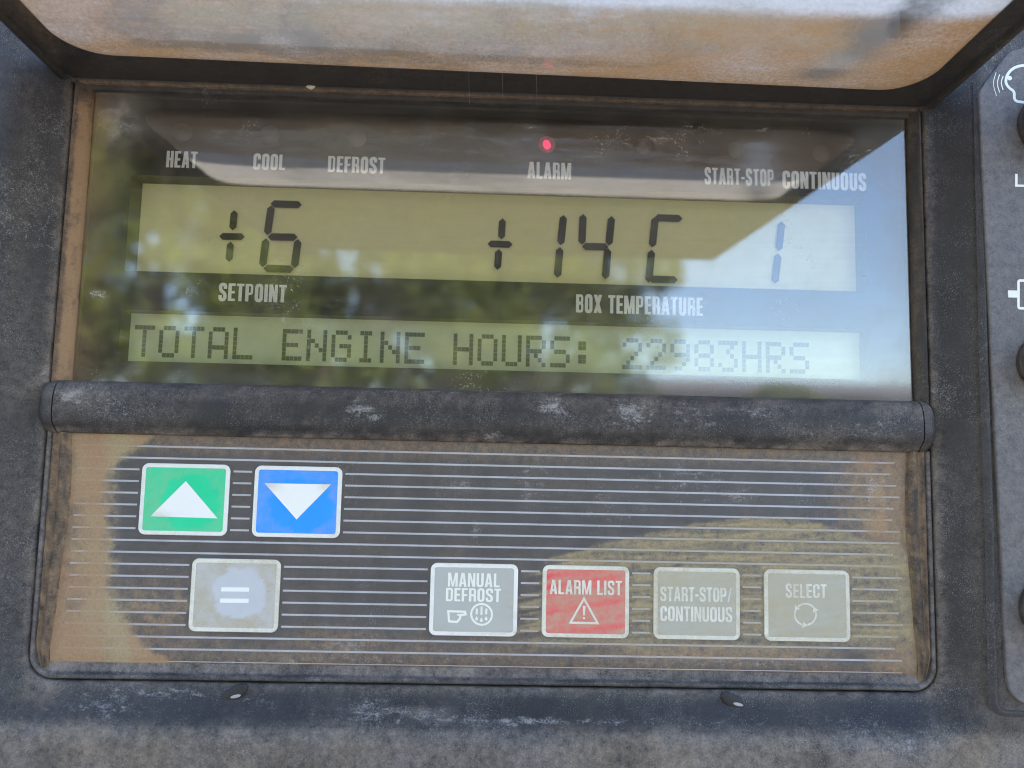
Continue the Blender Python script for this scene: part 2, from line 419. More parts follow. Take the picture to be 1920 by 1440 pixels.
# ------------------------------------------------------------------ dust as it lies on the panel, with sky sheen painted on the bar (positions measured in photo pixels)
def swoosh(x, y):
    """half wiped patch of dried dust over the lower right keys"""
    edge = interp(x, [(900, 1110), (960, 1075), (1010, 1052), (1100, 1026), (1200, 1001), (1300, 981), (1400, 967), (1480, 967), (1560, 985), (1620, 1010), (1720, 1040)])
    st = fbm(x / 140, (y + x * .16) / 5.5, 41, 3)
    d = (y - edge) + 5 * fbm(x / 40, y / 40, 3)
    left = sm(985, 1075, x + 70 * st + (y - 1060) * .3)
    low = 1 - sm(1185, 1235, y + 14 * st)
    return sm(-3, 6, d) * np.clip(left * (1.0 + .8 * st), 0, 1.2) * low
def dust_keypad(x, y, P=None):
    n1 = fbm(x / 70, y / 70, 1); n2 = fbm(x / 16, y / 16, 2); st = fbm(x / 150, y / 6, 8, 3)
    lb = interp(y, [(820, 300), (850, 245), (880, 215), (930, 200), (1000, 204), (1080, 212), (1150, 230), (1180, 250), (1260, 340)])
    left = (1 - sm(lb - 30, lb + 24, x + 26 * n1 + 14 * n2)) * (.78 + .5 * n1 + .28 * sm(110, 190, x))
    patch = .55 * np.exp(-(((x - 280) / 75) ** 2 + ((y - 1140) / 45) ** 2)) * (.8 + 1.2 * n2)
    top = (1 - sm(836, 878, y - (x - 900) * .021 + 12 * n1)) * .28
    bot = sm(1165, 1240, y - (x - 900) * .02 + 50 * n1) * .20
    right = sm(1500, 1680, x + 70 * n1 + 25 * n2 - 35 * sm(900, 1000, y)) * .55
    spot = .35 * np.exp(-(((x - 1640) / 22) ** 4 + ((y - 985) / 22) ** 4)) + .3 * np.exp(-(((x - 1643) / 12) ** 2 + ((y - 925) / 9) ** 2))
    low = .5 * sm(1125, 1180, x + 40 * n2) * (1 - sm(1470, 1640, x)) * sm(1188, 1200, y - (x - 900) * .02 + 8 * n2) * (1 - sm(1228, 1246, y + 12 * n1))
    film = .03 + .06 * n1 + .05 * st
    s = swoosh(x, y) * (.52 + .42 * st + .15 * n1)
    return np.clip(np.maximum.reduce([left, patch, top, bot, right, low, s]) + film + spot + .25 * np.minimum(right, s), 0, .95)
def tone_keypad(x, y, P=None):
    return np.clip(swoosh(x, y) * .9 + .25 + .5 * fbm(x / 60, y / 60, 5) + .5 * sm(185, 215, x) * (1 - sm(230, 260, x)), 0, 1)
def key_dust(cx, cy, rx, ry, base, worn):
    def fn(x, y, P=None):
        d = np.sqrt(((x - cx) / rx) ** 2 + ((y - cy) / ry) ** 2) + .22 * fbm(x / 18, y / 18, int(cx))
        ring = sm(.92, 1.02, d) * worn
        return np.clip(swoosh(x, y) * .5 + base + ring * (1 + .8 * fbm(x / 25, y / 25, 9)), 0, .9)
    return fn
def dust_housing(x, y, P):
    n1 = fbm(x / 90, y / 90, 11); n2 = fbm(x / 22, y / 22, 12)
    bot = sm(1358, 1376, y - (x - 900) * .012 + 3 * n1) * (.40 + .20 * n1 + .10 * n2)
    corner = .35 * np.exp(-(((x - 85) / 45) ** 2 + ((y - 715) / 32) ** 2)) + .30 * np.exp(-(((x - 85) / 40) ** 2 + ((y - 1290) / 35) ** 2))
    groove = (1 - sm(0.5, 2.0, P[:, 2])) * .35
    rim = .12 * np.exp(-(((x - 1755) / 25) ** 2)) * sm(700, 780, y)
    scuff = .75 * np.exp(-(((x - 790 - (y - 1340) * 3) / 55) ** 2 + ((y - 1341) / 7) ** 2)) * (1 + n2)
    side = .07 * (1 - sm(40, 100, x)) + .14 * sm(1800, 1850, x)
    return np.clip(.03 + .10 * n1 + side + scuff + bot + corner + groove * (1 + n2) + rim, 0, .85)
def tone_housing(x, y, P):
    return np.clip(.35 + .8 * fbm(x / 120, y / 120, 15), 0, 1)
def dust_and_sheen_bar(x, y, P):
    n1 = fbm(x / 80, y / 40, 21); n2 = fbm(x / 18, y / 12, 22)
    return np.clip(.04 + .12 * n1 + .12 * (1 - sm(745, 765, y - (x - 700) * .021)) + .20 * sm(850, 1600, x) * (.5 + n1) + .35 * np.exp(-(((x - 140) / 45) ** 2 + ((y - 742) / 25) ** 2))  # upper edge lightened to paint its sky sheen, the rest is dust
                   + .22 * np.maximum(0, n2 - .12) + .5 * sm(806, 828, y - (x - 700) * .021) * (.5 + n2), 0, .8)
def dust_lens(x, y, P):
    n1 = fbm(x / 70, y / 60, 31); n2 = fbm(x / 18, y / 14, 32); st = fbm(x / 120, y / 5, 33, 3)
    left = .6 * (1 - sm(165, 240, x + (y - 450) * .12 + 40 * n1)) * (.28 + .3 * n1)
    tl = .42 * np.exp(-(((x - 215) / 50) ** 2 + ((y - 225) / 45) ** 2)) * (.8 + n2)
    bot = sm(690, 745, y - (x - 900) * .024 + 18 * n1) * .14
    right = sm(1630, 1705, x + 30 * n1) * .22 + .18 * np.exp(-(((x - 1650) / 45) ** 2 + ((y - 290) / 50) ** 2))
    return np.clip(.07 + .08 * n1 + .035 * st + .06 * np.maximum(0, n2) + left + tl + bot + right, 0, .8)
def tone_lens(x, y, P):
    return np.clip(.6 - .7 * (1 - sm(170, 230, x)) + .4 * fbm(x / 60, y / 60, 35), 0, 1)

def spots(*L):
    def fn(x, y, P):
        o = np.zeros(len(x))
        for cx, cy, rx, ry, a in L: o = np.maximum(o, a * np.exp(-(((x - cx) / rx) ** 2 + ((y - cy) / ry) ** 2)))
        return o
    return fn
SC_BAR = spots((672, 765, 34, 18, .9), (700, 785, 22, 10, .7), (1035, 765, 38, 26, .8), (1185, 775, 45, 32, .75), (930, 816, 30, 10, .7), (1310, 780, 70, 26, .5), (1420, 768, 80, 14, .6), (1560, 805, 110, 16, .5), (1660, 800, 50, 30, .45), (135, 742, 40, 18, .8), (880, 735, 500, 6, .45))
SC_KEYPAD = spots((868, 910, 30, 14, .6), (893, 992, 12, 26, .7), (1005, 900, 50, 70, .4), (1140, 950, 80, 70, .38), (1290, 900, 120, 50, .45), (1380, 930, 60, 20, .55), (1640, 920, 40, 50, .5), (650, 1212, 70, 12, .6), (560, 1240, 300, 10, .45), (1400, 1245, 200, 14, .5), (1230, 1240, 120, 16, .4))
SC_LENS = spots((185, 552, 26, 14, .95), (245, 232, 30, 24, .8), (235, 300, 35, 60, .45), (215, 640, 30, 60, .45), (880, 730, 260, 10, .5), (1240, 640, 60, 90, .33), (1000, 230, 60, 25, .5), (1240, 260, 40, 30, .6), (1600, 290, 50, 45, .6), (1420, 240, 60, 20, .5), (1010, 600, 50, 30, .35), (1640, 520, 24, 40, .4), (1420, 715, 200, 16, .4))
SC_HOUSING = spots((790, 1342, 55, 9, 1.0), (720, 1335, 120, 26, .6), (980, 1352, 260, 10, .75), (1330, 1352, 200, 9, .6), (300, 1300, 160, 14, .6), (500, 1320, 60, 12, .55), (200, 1330, 130, 30, .45), (1620, 1360, 60, 14, .55), (85, 700, 30, 24, .6), (1760, 735, 18, 18, .6), (1700, 1400, 90, 40, .4), (420, 1400, 160, 30, .35))
SC_FRAME = spots((500, 135, 200, 20, .35), (1050, 160, 40, 12, .7), (950, 178, 400, 5, .6), (1350, 185, 40, 12, .5), (900, 170, 700, 30, .25))

# ------------------------------------------------------------------ ground and what stands in front of the unit
G = -1.35
def sheet(name, x0, y0, x1, y1, z, mat):
    me = bpy.data.meshes.new(name)
    me.from_pydata([(x0, y0, z), (x1, y0, z), (x1, y1, z), (x0, y1, z)], [], [(0, 1, 2, 3)])
    me.materials.append(mat)
    o = bpy.data.objects.new(name, me); COL.objects.link(o); o['kind'] = 'structure'; return o
def ground_mat():
    b = NB('worn asphalt yard')
    return b.done(b.principled(b.mix(b.noise(.004, 6, .7), (.09, .082, .07), (.15, .135, .115)), .9, .2))
sheet('ground', -300, -300, 300, 300, G, ground_mat())

def leaf_mat(name, a, c):
    b = NB(name)
    oi = _n(b.t, 'ShaderNodeObjectInfo')
    col = b.mix(b.noise(.0025, 4, .7), a, c)
    df = _n(b.t, 'ShaderNodeBsdfDiffuse'); b.link(col, df.inputs[0])
    tl = _n(b.t, 'ShaderNodeBsdfTranslucent'); b.link(col, tl.inputs[0])
    m = _n(b.t, 'ShaderNodeMixShader'); m.inputs[0].default_value = .45
    b.link(df.outputs[0], m.inputs[1]); b.link(tl.outputs[0], m.inputs[2])
    return b.done(m.outputs[0])
LEAF = leaf_mat('olive leaves', (.085, .115, .028), (.24, .26, .06))
BARK = plain('bark', (.16, .12, .08), .9, .2, (.02, .4))
def tree_mesh(h, rx, n, seed):
    rnd = random.Random(seed)
    V = []; Fc = []
    cl = []
    for i in range(60):
        a = rnd.uniform(0, 2 * math.pi); z = rnd.uniform(.22, 1.0)
        rr = rx * math.sqrt(max(.05, 1 - ((z - .58) / .48) ** 2)) * rnd.uniform(.25, 1)
        cl.append((rr * math.cos(a), rr * math.sin(a), z * h, rnd.uniform(.45, .95)))
    for i in range(n):
        c = rnd.choice(cl)
        d = Vector((rnd.gauss(0, 1), rnd.gauss(0, 1), rnd.gauss(0, .8))); d = d.normalized() * c[3] * rnd.uniform(.3, 1) ** .6
        p = Vector(c[:3]) + d
        s = rnd.uniform(.06, .13)
        ax = Vector((rnd.gauss(0, 1), rnd.gauss(0, 1), rnd.gauss(0, 1))).normalized()
        bx = ax.orthogonal().normalized(); q = ax.cross(bx)
        o = len(V)
        V += [p - bx * s, p + q * s * .45, p + bx * s, p - q * s * .45]; Fc.append((o, o + 1, o + 2, o + 3))
    me = bpy.data.meshes.new('crown'); me.from_pydata([tuple(v) for v in V], [], Fc); me.materials.append(LEAF)
    tv = []; tf = []
    def limb(p0, p1, r0, r1):
        d = (p1 - p0).normalized(); a = d.orthogonal().normalized(); b = d.cross(a); o = len(tv)
        for k in range(8):
            t = k * math.pi / 4
            tv.append(p0 + (a * math.cos(t) + b * math.sin(t)) * r0); tv.append(p1 + (a * math.cos(t) + b * math.sin(t)) * r1)
        for k in range(8):
            j = (k + 1) % 8; tf.append((o + 2 * k, o + 2 * j, o + 2 * j + 1, o + 2 * k + 1))
    limb(Vector((0, 0, 0)), Vector((0, 0, h * .45)), h * .028, h * .018)
    for c in cl[:12]: limb(Vector((0, 0, h * rnd.uniform(.25, .45))), Vector(c[:3]), h * .012, h * .003)
    mt = bpy.data.meshes.new('trunk'); mt.from_pydata([tuple(v) for v in tv], [], tf); mt.materials.append(BARK)
    return me, mt
protos = [tree_mesh(7.0, 3.0, 20000, 3), tree_mesh(6.0, 2.8, 20000, 5)]
tree_spots = [(-10.5, -13, 0, 1.35, 'tallest leafy tree, furthest left of the row facing the unit'),
              (-6.4, -14, 1, 1.5, 'broad leafy tree second from the left facing the unit'),
              (-2.6, -14, 0, 1.3, 'leafy tree straight across from the display'),
              (0.9, -17.5, 1, 1.25, 'low leafy tree at the right end of the row before open sky'),
              (13.5, -34, 1, .75, 'far small tree standing alone beyond the yard')]
for x, y, k, s, lab in tree_spots:
    t = bpy.data.objects.new('leafy_tree', None); COL.objects.link(t)
    t.location = (x, y, G); t.scale = (s, s, s); t.rotation_euler = (0, 0, x)
    t['label'] = lab; t['category'] = 'tree'; t['group'] = 'trees across the yard'
    for nm, me in zip(('crown', 'trunk'), protos[k]):
        c = bpy.data.objects.new(nm, me); COL.objects.link(c); c.parent = t

WH = plain('weathered render wall', (.20, .19, .185), .8, .2, (.0006, .25))
wh = bpy.data.objects.new('reflection_building', None); COL.objects.link(wh); wh.location = (19, -42, G)  # unseen building added to block the low sky in the display's reflection
wh['label'] = 'low pale unseen building added to block low sky in the display reflection'; wh['category'] = 'building'
BASE[wh.name] = np.array([19000, G * 1000, 42000], float)
b = MB(); b.box((9000, G * 1000, 42000), (30000, 3800, 52000)); b.build('wall', WH, wh)
b = MB(); b.add([(8700, 3800, 41700), (30300, 3800, 41700), (30300, 3800, 52300), (8700, 3800, 52300), (8700, 5000, 47000), (30300, 5000, 47000)], [(1, 0, 4, 5), (3, 2, 5, 4), (0, 3, 4), (2, 1, 5), (0, 1, 2, 3)])
b.build('roof', plain('grey sheet roof', (.16, .15, .15), .6, .3), wh)
for q in range(5):
    b = MB(); b.box((11000 + q * 3700, 800, 41960), (12600 + q * 3700, 2300, 41998)); b.build('window', plain('dark window glass', (.03, .035, .04), .2, .5), wh)

# the unit the panel is mounted in
UNIT = plain('pale grey painted sheet metal', (.42, .43, .44), .4, .5, (.01, .1))
un = thing('refrigeration_unit', 'pale grey sheet metal unit body that the control panel is set into', 'machine', (0, G * 1000, -400))
b = MB(); b.box((-900, -700, -900), (900, 184, -32)); b.build('body', UNIT, un)  # top edge height set so sunlight reaches the outer cover
for u in (-760, 760):
    for w in (-860, -140):
        b = MB(); b.box((u - 40, G * 1000, w), (u + 40, -700, w + 80)); b.build('leg', DARK, un)

# ------------------------------------------------------------------ CONTROL PANEL
panel = thing('control_panel', 'weathered black control panel with lit alarm lamp, dusty keypad and raised clear cover', 'control panel', (0, -90, 0))
uL = (at(57, 1240, .5)[0] + at(128, 180, .5)[0]) / 2
uR = (at(1752, 1225, .5)[0] + at(1738, 300, .5)[0]) / 2
vB = at(900, 1288, .5)[1]
r0 = 6.5
prof = [(0, -9), (0, -1), (0, .4), (.25, .9), (.7, 1.25), (1.4, 1.5), (2.4, 1.9), (3.6, 2.7), (5, 3.9), (6.4, 5.2), (7.8, 6.4), (8.8, 7.2), (9.6, 7.7),
        (10.4, 8.05), (11.4, 8.25), (12.6, 8.35), (14, 8.4), (16, 8.42), (18, 8.44), (20, 8.45), (23, 8.45), (26, 8.45), (30, 8.45), (36, 8.45), (50, 8.45), (80, 8.45)]
path = []
for t in np.linspace(0, 1, 110): path.append(((uL, 130 + (vB + r0 - 130) * t), (-1, 0)))
for k in range(1, 13):
    a = R(180 + 90 * k / 13); path.append(((uL + r0, vB + r0), (math.cos(a), math.sin(a)), r0))
for t in np.linspace(0, 1, 170): path.append(((uL + r0 + (uR - uL - 2 * r0) * t, vB), (0, -1)))
for k in range(1, 13):
    a = R(270 + 90 * k / 13); path.append(((uR - r0, vB + r0), (math.cos(a), math.sin(a)), r0))
for t in np.linspace(0, 1, 110): path.append(((uR, vB + r0 + (130 - vB - r0) * t), (1, 0)))
V = []
for d, w in prof:
    for p in path:
        c, n = p[0], p[1]; rr = (p[2] if len(p) > 2 else 0) + d
        V.append((c[0] + n[0] * rr, c[1] + n[1] * rr, w))
housing = mesh('housing', V, grid(len(prof), len(path)), BLACK, panel, dust=dust_housing, tone=tone_housing, scuff=SC_HOUSING, smooth=True)
# drain slots moulded into the lower slope
def ellip(mb, c, a, b_, cc, ang=0, n=18, m=10):
    V = []
    for i in range(m + 1):
        th = math.pi * i / m
        for j in range(n):
            ph = 2 * math.pi * j / n
            p = (a * math.sin(th) * math.cos(ph), b_ * math.sin(th) * math.sin(ph), cc * math.cos(th))
            V.append((c[0] + p[0] * math.cos(ang) - p[1] * math.sin(ang), c[1] + p[0] * math.sin(ang) + p[1] * math.cos(ang), c[2] + p[2]))
    mb.add(V, grid(m + 1, n, True))
for (x, y, ang) in ((437, 1303, R(35)), (1378, 1318, R(-35))):
    u, v = at(x, y, 2.4)
    mb = MB(); ellip(mb, (u, v, 2.2), 4.1, 1.7, .5, ang); s = mb.build('drain_slot', DARK, housing, smooth=True, dust=.0)
    mb = MB(); ellip(mb, (u + .7, v - .25, 2.62), 1.3, .42, .2, ang * .35); mb.build('slot_plug', STRIPE, s, smooth=True, dust=.2)

# ---- display: black mask with two wells, screens, lamps, print, clear window
WM = -4.0
dL, dR = at(165, 440, WM)[0], at(1697, 480, WM)[0]
dT, dB = at(960, 170, WM)[1] + 8, at(900, 748, WM)[1]
w1 = (at(240, 420, WM)[0], at(920, 527, WM)[1], at(1625, 450, WM)[0], at(920, 349, WM)[1])    # x0, y0, x1, y1
w2 = (at(224, 630, WM)[0], at(920, 694, WM)[1], at(1630, 660, WM)[0], at(920, 599, WM)[1])
mb = MB()
def R4(x0, y0, x1, y1, w, m=0): mb.add([(x0, y0, w), (x1, y0, w), (x1, y1, w), (x0, y1, w)], [(0, 1, 2, 3)], m)
R4(dL, w1[3], dR, dT, WM); R4(dL, w2[3], dR, w1[1], WM); R4(dL, dB, dR, w2[1], WM)
for q in (w1, w2): R4(dL, q[1], q[0], q[3], WM); R4(q[2], q[1], dR, q[3], WM)
for q, dep in ((w1, 6.5), (w2, 5.5)):
    x0, y0, x1, y1 = q; f = WM - dep
    mb.add([(x0, y0, WM), (x0, y1, WM), (x0, y1, f), (x0, y0, f)], [(3, 2, 1, 0)], 1)
    mb.add([(x1, y0, WM), (x1, y1, WM), (x1, y1, f), (x1, y0, f)], [(0, 1, 2, 3)], 1)
    mb.add([(x0, y0, WM), (x1, y0, WM), (x1, y0, f), (x0, y0, f)], [(0, 1, 2, 3)], 1)
    mb.add([(x0, y1, WM), (x1, y1, WM), (x1, y1, f), (x0, y1, f)], [(3, 2, 1, 0)], 1)
display = mb.build('display', [MASK, WELL], panel)
display['label'] = 'two row green liquid crystal display behind scuffed window'
WA, WB = WM - 6.45, WM - 5.45
mb = MB(); mb.add([(w1[0], w1[1], WA), (w1[2], w1[1], WA), (w1[2], w1[3], WA), (w1[0], w1[3], WA)], [(0, 1, 2, 3)])
scrA = mb.build('lcd_screen', LCDA, display); scrA['label'] = 'upper screen showing seven segment numbers'
mb = MB(); mb.add([(w2[0], w2[1], WB), (w2[2], w2[1], WB), (w2[2], w2[3], WB), (w2[0], w2[3], WB)], [(0, 1, 2, 3)])
scrB = mb.build('lcd_screen', LCDB, display); scrB['label'] = 'lower screen showing dot matrix text'
# seven segment figures (each figure is one mesh)
def segment(mb, xa, ya, xb, yb, th, w):
    a = np.array(at(xa, ya, w)); b_ = np.array(at(xb, yb, w))
    d = (b_ - a) / np.linalg.norm(b_ - a); n = np.array([-d[1], d[0]]); h = th * .5 * .137
    q = h * .95
    pts = [a, a + d * q - n * h, b_ - d * q - n * h, b_, b_ - d * q + n * h, a + d * q + n * h]
    mb.poly(pts, w)
WS = WA + .6
def figure(segs, th=15):
    mb = MB()
    for s in segs: segment(mb, *s, th, WS)
    o = mb.build('digit', SEG, display); return o
plus1 = [(439.5, 394, 436, 432), (411, 443, 459, 444), (432.5, 453, 429, 491)]
plus2 = [(942.5, 409, 940, 449), (914, 457, 961, 458.5), (935.5, 467, 932.5, 506)]
o = figure(plus1, 14); o['label'] = 'plus sign'
def six(x, y):      # x, y: lower left corner
    return [(x + 15, y - 122, x + 74, y - 120), (x + 17, y - 119, x + 9, y - 63), (x + 10, y - 60, x + 66, y - 59),
            (x + 7, y - 57, x, y - 3), (x + 67, y - 56, x + 60, y - 1), (x + 2, y - 1, x + 59, y + 1)]
figure(six(492, 504))
figure(plus2, 14)
figure([(1057, 403, 1051, 460), (1050, 463, 1045, 521)])
figure([(1093.5, 401, 1091, 459), (1147, 405, 1141.5, 461), (1091, 462, 1141, 463), (1140, 465, 1135, 524)])
figure([(1227, 408, 1280, 410), (1229, 406, 1223, 464), (1222, 468, 1216, 530), (1216, 523, 1271, 525)])
figure([(1466, 415, 1460, 471), (1459, 475, 1453, 532)])
# dot matrix line
FONT = {'T': '1111100100001000010000100001000010', 'O': '01110100011000110001100011000101110', 'A': '01110100011000110001111111000110001',
        'L': '10000100001000010000100001000011111', 'E': '11111100001000011110100001000011111', 'N': '10001100011100110101100111000110001',
        'G': '01110100011000010111100011000101110', 'I': '01110001000010000100001000010001110', 'H': '10001100011000111111100011000110001',
        'U': '10001100011000110001100011000101110', 'R': '11110100011000111110101001001010001', 'S': '01111100001000001110000010000111110',
        ':': '00000011000110000000011000110000000', '2': '01110100010000100010001000100011111', '9': '01110100011000101111000010001001100',
        '8': '01110100011000101110100011000101110', '3': '11111000100010000010000011000101110'}
FONT['T'] = '11111' + '00100' * 6
txt = 'TOTAL ENGINE HOURS: 22983HRS'
WD = WB + .15
uA = at(251, 640, WD)[0]; uZ = at(1517, 664, WD)[0]
vt = at(884, 626, WD)[1]; vb = at(884, 685, WD)[1]
pitch = (uZ - uA) / (27 + 5 / 6.1); dx = pitch / 6.1; dy = (vt - vb) / 7
dots = MB()
for i, ch in enumerate(txt):
    if ch == ' ': continue
    for k, c in enumerate(FONT[ch]):
        if c == '1':
            x = uA + i * pitch + (k % 5) * dx; y = vt - (k // 5) * dy; e = .03
            dots.add([(x + e, y - dy + e, WD), (x + dx - e, y - dy + e, WD), (x + dx - e, y - e, WD), (x + e, y - e, WD)], [(0, 1, 2, 3)])
o = dots.build('dot_matrix_text', DOTM, display); o['label'] = 'faint dot matrix line reading total engine hours 22983'
WP = WM + .03
for t, x0, x1, yc, h in (('HEAT', 312, 370, 299, 31), ('COOL', 475, 535, 303.5, 29), ('DEFROST', 615, 722, 309, 30), ('ALARM', 989, 1071, 320, 31),
                         ('START-STOP', 1321, 1451, 331.5, 31), ('CONTINUOUS', 1467, 1624, 339, 32), ('SETPOINT', 410, 537, 549, 33), ('BOX TEMPERATURE', 1080, 1318, 572, 34)):
    lettering('lettering', t, x0, x1, yc, h, WP, PRINT, display, s=.20, gap=.075)
def disc(mb, c, r, w, n=28, sx=1): mb.poly([(c[0] + r * sx * math.cos(2 * math.pi * k / n), c[1] + r * math.sin(2 * math.pi * k / n)) for k in range(n)], w)
for x, y, r, m, lab in ((342, 248, 19, LEDOFF, 'unlit lamp above heat'), (506, 253, 19, LEDOFF, 'unlit lamp above cool'), (670, 260, 17, LEDAMB, 'unlit amber lamp above defrost'),
                        (1025, 271, 17, LEDON, 'lit red alarm lamp'), (1207, 275, 16, LEDOFF, None), (1380, 281, 17, LEDGRN, 'unlit greenish lamp above start-stop'), (1540, 287, 18, LEDOFF, 'unlit lamp above continuous')):
    mb = MB(); c = at(x, y, WP); rr = r * .14
    V = []
    for k, (q, h) in enumerate(((1, .0), (.8, .25), (.5, .42), (.15, .5))):
        for j in range(24): V.append((c[0] + rr * q * math.cos(j * math.pi / 12), c[1] + rr * q * math.sin(j * math.pi / 12), WP + h))
    mb.add(V, grid(4, 24, True) + [tuple(range(72, 96))])
    o = mb.build('indicator_lamp', m, display, smooth=True)
    if lab: o['label'] = lab
    if m is LEDON:
        mb = MB(); ellip(mb, (c[0], c[1] - .15, WP + .30), 1.15, 1.45, .3, .3); mb.build('lamp_core', LEDCORE, o, smooth=True)
# clear window
WL = -2.2
nx, ny = 420, 160
lx = np.linspace(dL + .1, dR - .1, nx); ly = np.linspace(dB + .1, dT - .1, ny)
V = [(x, y, WL) for y in ly for x in lx]
mesh('clear_window', V, grid(ny, nx), LENS, display, dust=dust_lens, tone=tone_lens, scuff=SC_LENS, smooth=True)
# ledges either side of the window
def ledge(x_out, x_in, dust, tn, mat):
    n = 120; V = []
    for k, (t, w) in enumerate(((0, .2), (.12, .9), (.3, .7), (.45, .2), (.75, -.6), (.92, -1.0), (1, -2.0), (1, -6))):
        for v in np.linspace(dB - 1, dT, n):
            V.append((x_out + (x_in - x_out) * t, v, w))
    f = grid(8, n)
    if x_in > x_out: f = flip(f)
    mesh('window_ledge', V, f, mat, panel, dust=dust, tone=tn, smooth=True)
ledge(uL + .35, dL - .1, lambda x, y, P: np.clip((.25 + .75 * sm(.45, .2, P[:, 2]) * 1.0) * (.85 + .55 * fbm(x / 7, y / 45, 51) + .5 * fbm(x / 30, y / 20, 53)) + .0, 0, .95) * sm(160, 215, y) + .15, .15, DARK)
ledge(uR - .35, dR + .1, lambda x, y, P: np.clip(.08 + .2 * fbm(x / 8, y / 40, 52), 0, .9), .3, DARK)

# ---- bar between display and keypad
bt, bb = at(900, 732, 0)[1], at(900, 829, .5)[1]
bl, br_ = at(104, 760, 3)[0], at(1727, 800, 3)[0]
bh = bt - bb
bp = [(0, -8), (0, -.5), (-.15, 1.1), (-.5, 2.2), (-1.2, 3.1), (-2.2, 3.7), (-3.6, 4.1), (-5.2, 4.3), (-bh * .6, 4.35), (-bh * .72, 4.2), (-bh * .8, 3.8), (-bh * .86, 3.1), (-bh * .92, 2.3), (-bh * .97, 1.7), (-bh, 1.1), (-bh, -3)]
n = 260; V = []
for d, w in bp:
    for u in np.linspace(bl, br_, n): V.append((u, bt + d, w))
bar = mesh('divider_bar', V, flip(grid(len(bp), n)), BLACK, panel, scuff=SC_BAR, dust=dust_and_sheen_bar, tone=.4, smooth=True)
for side, x0, x1 in ((-1, bl - .25, at(76, 760, 2)[0] - .4), (1, br_ + .25, at(1749, 800, 2)[0] + .4)):
    V = []; n2 = 14
    for d, w in bp:
        for k in range(n2):
            t = k / (n2 - 1); s = math.sqrt(max(0, 1 - t ** 2.6))
            V.append((x0 + (x1 - x0) * t, bt - bh / 2 + (d + bh / 2) * (.55 + .45 * s), min(w, -.5 + (w + .5) * (.35 + .65 * s))))
    f = grid(len(bp), n2)
    mesh('end_cap', V, flip(f) if side > 0 else f, BLACK, bar, dust=dust_and_sheen_bar, tone=.4, smooth=True)

# ---- keypad membrane with printed pinstripes
kT, kB = bb - .05, at(900, 1272, 0)[1]
KW = {}
def button_rects():
    W, H, P, UA, UE, UM = 22.0, 17.799, 28.160, -91.855, -77.967, -18.576
    v1, v2 = -31.501, -54.861
    return dict(up=(UA, v1), down=(UA + P, v1), equal=(UE, v2), manual=(UM, v2), alarm=(UM + P, v2), start=(UM + 2 * P, v2), select=(UM + 3 * P, v2)), W, H
BT, BWd, BHt = button_rects()
nx, ny = 430, 128
kl, kr = uL + 5.2, uR - 5.2
V = [(x, y, 0 - 2.0 * max(0, (kB + 5.0 - y) / 5.0) ** 2) for y in np.linspace(kB, kT, ny) for x in np.linspace(kl, kr, nx)]
mb = MB(); mb.add(V, grid(ny, nx), 0)
s0 = at(960, 852, 0)[1]; sp = (at(960, 852, 0)[1] - at(600, 1221.5, 0)[1] + 0) / 17.0
s_first = at(600, 844, 0)[1]; s_last = at(600, 1221.5, 0)[1]
sp = (s_first - s_last) / 17.0
for k in range(19):
    vs = s_first - k * sp
    if vs < kB + .8: break
    cuts = sorted((u - .75, u + BWd + .75) for (u, v) in BT.values() if v + .35 > vs > v - BHt - .35)
    x = kl + 3.2; runs = []
    for a, c in cuts:
        runs.append((x, a)); x = c
    runs.append((x, kr - 4.5 - 1.2 * math.sin(k * 1.7)))
    hw = .235
    drop = -2.0 * max(0, (kB + 5.0 - vs) / 5.0) ** 2 + .03
    for a, c in runs:
        m = max(2, int((c - a) / 1.2)); xs = np.linspace(a, c, m)
        mb.add([(q, vs - hw, drop - 2.0 * .04 * hw * 2 * max(0, kB + 5.0 - vs)) for q in xs] + [(q, vs + hw, drop) for q in xs], grid(2, m), 1)
keypad = mb.build('keypad', [MEMB, STRIPE], panel, dust=dust_keypad, tone=tone_keypad, scuff=SC_KEYPAD, smooth=True)
keypad['label'] = 'charcoal membrane keypad with fine silver stripes and caked dust'
# side gaskets of the keypad
def gasket(u_out, sgn):
    n = 90; V = []
    pr = ((0, -3), (0, .2), (.10, .9), (.22, .7), (.32, .2), (.40, .5), (.52, 1.35), (.68, 1.7), (.84, 1.4), (.95, .6), (1.0, .05), (1.02, -1.0))
    for t, w in pr:
        for v in np.linspace(kB + 1.2, kT + .2, n):
            q = (v - kB) / (kT - kB)
            bow = 5.4 + 1.6 * math.exp(-((q - .72) / .33) ** 2) - 1.0 * max(0, .25 - q) * 4
            V.append((u_out + sgn * (1.9 + (bow - 1.6) * t + max(0, .12 - q) * 14 * (1 - t)), v, w - .8 * sm(.10, 0, q)))
    f = grid(len(pr), n)
    mesh('keypad_gasket', V, flip(f) if sgn > 0 else f, DARK, panel, smooth=True, tone=.35,
         dust=lambda x, y, P: np.clip(.26 + .5 * fbm(x / 7, y / 22, 61 if sgn > 0 else 62) + .30 * sm(1.0, .4, P[:, 2]) + (.1 if sgn > 0 else 0), .05, .9))
gasket(uL, 1); gasket(uR, -1)
